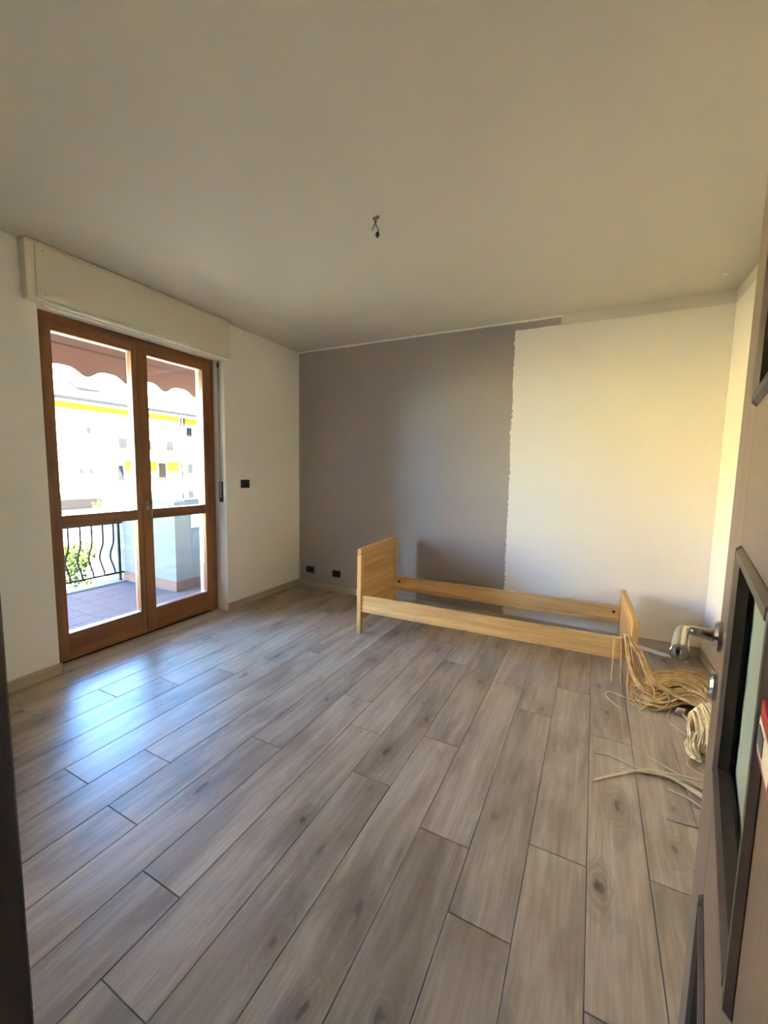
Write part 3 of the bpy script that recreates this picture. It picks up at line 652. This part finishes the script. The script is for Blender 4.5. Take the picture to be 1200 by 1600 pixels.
for j in range(34):
    o = bpy.data.objects.new('baluster', bal); o.location = Vector((BX, -0.90 - 0.122 * j, 0)) - rl0; link(o, rl)
for y in (-0.84, -2.4, -3.9):
    part('post', rl, rl0, BX - 0.012, BX + 0.012, y - 0.012, y + 0.012, BZ, 0.672, M['iron'], 0.002)

# awning with scalloped valance
aw = empty('awning', (-1.8, -1.5, 2.6)); aw0 = Vector((-1.8, -1.5, 2.6)); tag(aw, 'brown fabric awning with wavy valance over the balcony', 'awning')
def cloth(name, col):
    m = bpy.data.materials.new(name); m.use_nodes = True; nt = m.node_tree; b = nt.nodes['Principled BSDF']; b.inputs['Base Color'].default_value = (*col, 1); b.inputs['Roughness'].default_value = 0.9
    t = nt.nodes.new('ShaderNodeBsdfTranslucent'); t.inputs[0].default_value = (*col, 1); mx = nt.nodes.new('ShaderNodeMixShader'); mx.inputs[0].default_value = 0.35
    out = nt.nodes['Material Output']; nt.links.new(b.outputs[0], mx.inputs[1]); nt.links.new(t.outputs[0], mx.inputs[2]); nt.links.new(mx.outputs[0], out.inputs[0]); return m
M['awning'] = cloth('brown_awning_cloth', (0.155, 0.075, 0.050))
bm = bmesh.new(); N = 220; A0, A1 = -4.2, 1.2
prev = None
for k in range(N + 1):
    y = A0 + (A1 - A0) * k / N; ph = 2 * math.pi * (y + 1.28) / 0.447
    z = 2.365 - 0.040 * math.cos(ph) - 0.010 * math.cos(2 * ph)
    x = -1.80 + 0.006 * math.sin(y * 9)
    row = [bm.verts.new((x, y, z)), bm.verts.new((-1.80, y, 2.60)), bm.verts.new((x - .003, y, z)), bm.verts.new((-1.803, y, 2.60))]
    if prev:
        bm.faces.new((prev[0], row[0], row[1], prev[1])); bm.faces.new((prev[2], prev[3], row[3], row[2])); bm.faces.new((prev[0], prev[2], row[2], row[0]))
    prev = row
o = bm2('valance', bm, M['awning'], aw); o.location = -aw0
bm = bmesh.new(); add_prism(bm, [(-1.80, 2.600), (-0.40, 2.94), (-0.40, 2.944), (-1.80, 2.604)], 1, A0, A1)
o = bm2('canopy', bm, M['awning'], aw); o.location = -aw0
o = tube('front_bar', [(-1.80, A0, 2.61), (-1.80, A1, 2.61)], 0.02, mat('awning_bar', (0.07, 0.035, 0.025), 0.8, spec=0.1), aw); o.location = -aw0
o = tube('roller', [(-0.44, A0, 2.93), (-0.44, A1, 2.93)], 0.05, mat('awning_roller', (0.07, 0.035, 0.025), 0.8, spec=0.1), aw); o.location = -aw0
for y in (A0 + .3, A1 - .3):
    o = tube('arm', [(-0.40, y, 2.70), (-1.1, y + .1, 2.66), (-1.79, y, 2.60)], 0.018, mat('awning_arm', (0.07, 0.035, 0.025), 0.8, spec=0.1), aw); o.location = -aw0

# ------------------------------------------------------------------ the street beyond
struct(box('ground', -140, LX - 0.0, -110, 140, -8.3, -8.0, mat('dry_lawn', (0.045, 0.042, 0.024), 0.95, var=(0.3, 0.25))), 'ground between the buildings')
M['facade'] = mat('yellow_facade', (0.82, 0.60, 0.22), 0.9, var=(0.6, 0.06))
M['render_white'] = mat('white_render', (0.82, 0.78, 0.70), 0.9)  # plain white render for eaves, window frames and balconies
M['roof'] = mat('pale_roof_tiles', (0.62, 0.48, 0.40), 0.85, var=(6, 0.15))
M['gutter'] = mat('gutter_metal', (0.005, 0.005, 0.005), 0.9, spec=0.02)
M['pipe'] = mat('downpipe_metal', (0.010, 0.008, 0.0075), 0.9, spec=0.02)
M['winglass'] = mat('window_glass_dark', (0.006, 0.006, 0.006), 0.9, spec=0.02)
M['shutter'] = mat('shutter_slats', (0.012, 0.009, 0.006), 0.9, spec=0.02)
bd = empty('apartment_building', (-40, 18, -8)); b0 = Vector((-40, 18, -8)); tag(bd, 'sunlit yellow apartment building across the street', 'building')
FX = -40.0
def bp(name, x0, x1, y0, y1, z0, z1, m, par=bd, bev=0): return part(name, par, b0, x0, x1, y0, y1, z0, z1, m, bev)
M['ochre_shade'] = mat('ochre_facade_shade', (0.12, 0.066, 0.006), 0.95, spec=0.05); M['dark_base'] = mat('added_dark_base', (0.03, 0.027, 0.024), 0.95, spec=0.05)  # darker yellow: facade paint with its shadow put into the colour
bp('wall', FX - 11, FX, -28, 28.7, -2.6, 7.0, M['facade']); bp('wall', FX - 11, FX - 0.5, 28.7, 60, -2.6, 7.0, M['facade'])
bp('base', FX - 11, FX + 0.04, -28, 60, -8, -2.6, M['dark_base']); bp('eave_shade_band', FX, FX + 0.05, -28, 28.2, 6.45, 7.0, M['ochre_shade']); bp('eave_shade_band', FX - 0.5, FX - 0.45, 28.9, 60, 6.3, 7.0, M['ochre_shade'])  # base added dark to cut bounce light indoors; bands paint in the eave shadow
for y_, y2_ in ((21.8, 25.3), (26.5, 28.0)): bp('shade_panel', FX, FX + 0.03, y_, y2_, 0.75, 1.8, M['ochre_shade'])  # balcony shadow painted onto the facade as darker panels
bp('shade_panel', FX, FX + 0.03, 22.3, 23.5, 3.1, 4.3, M['ochre_shade'])
bp('eave', FX - 11.5, FX + 0.9, -28.5, 60.5, 7.0, 7.3, M['render_white']); bp('gutter', FX + 0.9, FX + 1.05, -28.5, 60.5, 7.12, 7.44, M['gutter'])
bm = bmesh.new(); add_prism(bm, [(FX + 0.95, 7.3), (FX - 11.5, 7.3), (FX - 5.3, 10.2)], 1, -28.5, 60.5); o = bm2('roof', bm, M['roof'], bd); o.location = -b0
ro = o
sl = part('skylight', bd, b0, FX - 2.35, FX - 0.75, 18.2, 20.2, 8.75, 8.95, M['winglass'], 0.02); sl.rotation_euler = (0, math.radians(24), 0)
for y in (28.35, 28.75):
    o = tube('downpipe', [(FX + 0.12, y, 7.1), (FX + 0.12, y, -7.9)], 0.07, M['pipe'], bd, 8); o.location = -b0
def win(y0, y1, z0, z1, shut=False, x=FX, m=None):
    w_ = bp('window', x - 0.05, x + 0.03, y0, y1, z0, z1, M['render_white'])
    g = part('shutter' if shut else 'pane', w_, Vector((x - 0.01, (y0 + y1) / 2, (z0 + z1) / 2)), x + 0.03, x + 0.045, y0 + .06, y1 - .06, z0 + .06, z1 - .06, M['shutter'] if shut else M['winglass'])
for y in (18.3,): win(y, y + .5, 4.2, 5.0)
for y in (17.55, 18.35): win(y, y + .42, 0.45, 1.05)
for y in (13.0, 10.0, 6.5, 3.0, -2, -6, -10, -15, -20, -25):
    for z in (4.0, 0.8): win(y, y + 1.1, z, z + 1.4, True)
for z in (4.75, 1.0 - .55, -2.8): win(29.4, 30.3, z, z + 1.3, False, FX - 0.5)
def balcony(y0, y1, zs, ztop):
    b_ = bp('balcony', FX, FX + 1.3, y0, y1, zs, zs + 0.18, M['render_white'])
    l0 = Vector((FX + .65, (y0 + y1) / 2, zs + .09))
    part('parapet', b_, l0, FX + 1.18, FX + 1.3, y0, y1, zs + .18, ztop, M['render_white'], 0); part('parapet_side', b_, l0, FX, FX + 1.18, y0, y0 + .12, zs + .18, ztop, M['render_white'], 0)
    part('handrail', b_, l0, FX + 1.2, FX + 1.28, y0, y1, ztop + .32, ztop + .38, M['gutter'], 0)
    n = int((y1 - y0) / .45)
    for i in range(n + 1):
        y = y0 + .05 + (y1 - y0 - .1) * i / n
        part('bar', b_, l0, FX + 1.22, FX + 1.26, y - .025, y + .025, ztop, ztop + .32, M['gutter'], 0)
balcony(20.9, 28.1, 1.85, 3.0); balcony(20.9, 28.1, -1.35, -0.2)
for y0, y1, z0, z1 in ((21.2, 22.2, 2.3, 4.2), (23.6, 24.9, 2.3, 4.2), (26.4, 27.4, 2.3, 4.2), (21.0, 21.7, -.6, 1.4), (25.4, 26.4, -.6, 1.75)): win(y0, y1, z0, z1, y0 in (23.6, 25.4))

# low brown-roofed outbuilding and planting seen over the railing
ob = empty('outbuilding', (-24, 6, -8)); o0 = Vector((-24, 6, -8)); tag(ob, 'low building with flat brown roof beyond the balcony railing', 'building')
part('wall', ob, o0, -27, -22.2, -6, 9.3, -8, -1.0, mat('outbuilding_wall', (0.10, 0.09, 0.08), 0.9), 0); part('roof_fascia', ob, o0, -27.3, -21.9, -6.3, 9.65, -1.0, -0.5, mat('brown_fascia', (0.0045, 0.0036, 0.0033), 0.95, spec=0.05), 0.02)
for y in (-2, 2, 6):
    part('garage_door', ob, o0, -22.2, -22.14, y, y + 2.4, -8, -5.6, M['shutter'], 0)
def leaf_mat(name, a, b_):
    m = bpy.data.materials.new(name); m.use_nodes = True; nt = m.node_tree; b = nt.nodes['Principled BSDF']
    tc = nt.nodes.new('ShaderNodeTexCoord'); n = noise(nt, tc.outputs['Object'], 1.6, 3)
    c = ramp(nt, n, [(0.35, a), (0.65, b_)]); nt.links.new(c, b.inputs['Base Color']); b.inputs['Roughness'].default_value = 0.9; b.inputs['Specular IOR Level'].default_value = 0.05
    return m
M['leaf'] = leaf_mat('green_leaves', (0.006, 0.012, 0.001), (0.017, 0.026, 0.003)); M['bark'] = mat('bark', (0.015, 0.01, 0.007), 0.9, bump=(20, .6, .02))
M['leaf2'] = leaf_mat('yellow_green_leaves', (0.018, 0.022, 0.004), (0.035, 0.037, 0.008))
def tree(name, label, cat, x, y, top, rad, mleaf, n=1500, flat=0.9):
    t = empty(name, (x, y, -8)); tag(t, label, cat)
    zc = top + 8 - rad * flat
    tube('trunk', [(0, 0, 0), (.05, .03, zc * .5), (0, 0, zc)], [.16, .12, .07], M['bark'], t)
    bm = bmesh.new(); r_ = random.Random(hash(label) % 1000 if False else len(label) * 13 + int(x * 10))
    lobes = [(Vector((r_.gauss(0, .45), r_.gauss(0, .45), r_.gauss(0, .35))) * rad, r_.uniform(.45, .7) * rad) for _ in range(9)]
    for i in range(n):
        c, lr = lobes[i % 9]; d = Vector((r_.gauss(0, 1), r_.gauss(0, 1), r_.gauss(0, 1))).normalized()
        p = c + d * lr * r_.uniform(.75, 1.05); p.z *= flat
        if p.length > rad * 1.1: p *= rad * 1.1 / p.length
        p.z += zc; s = rad * r_.uniform(.05, .09); u = Vector((r_.gauss(0, 1), r_.gauss(0, 1), r_.gauss(0, 1))).normalized(); w = u.orthogonal().normalized()
        bm.faces.new([bm.verts.new(p + u * s), bm.verts.new(p + w * s * .55), bm.verts.new(p - u * s), bm.verts.new(p - w * s * .55)])
    f = bm2('foliage', bm, mleaf, t); f['kind'] = 'stuff'
    return t
tree('tree', 'bright green round tree seen through the balcony bars', 'tree', -13.6, 4.15, -1.35, 0.95, M['leaf'])
tree('tree', 'yellow-green bush-like tree leftmost behind the balcony bars', 'tree', -18.8, 4.2, -2.6, 1.3, M['leaf2'])
tree('tree', 'sparse olive tree beside the brown-roofed low building', 'tree', -20.5, 9.0, -0.35, 0.55, M['leaf2'], 420)
tree('tree', 'dark green tree low behind the balcony bars near the parapet', 'tree', -19.3, 7.6, -4.6, 1.3, M['leaf'])
fe = empty('garden_fence', (-17, 5, -8)); f0 = Vector((-17, 5, -8)); tag(fe, 'light mesh garden fence low behind the balcony bars', 'fence')
part('plinth', fe, f0, -17.1, -16.9, -4, 14, -8, -5.2, mat('fence_plinth', (0.06, 0.055, 0.05), 0.9), 0)
part('rail', fe, f0, -17.02, -16.98, -4, 14, -4.15, -4.08, M['pipe'], 0); part('rail', fe, f0, -17.02, -16.98, -4, 14, -5.1, -5.04, M['pipe'], 0)
fm = bpy.data.meshes.new('picket'); bm = bmesh.new(); add_box(bm, -.015, .015, -.015, .015, -5.2, -4.08); bm.to_mesh(fm); bm.free(); fm.materials.append(M['pipe'])
for i in range(90):
    o = bpy.data.objects.new('picket', fm); o.location = Vector((-17, -4 + .2 * i, 0)) - f0; link(o, fe)
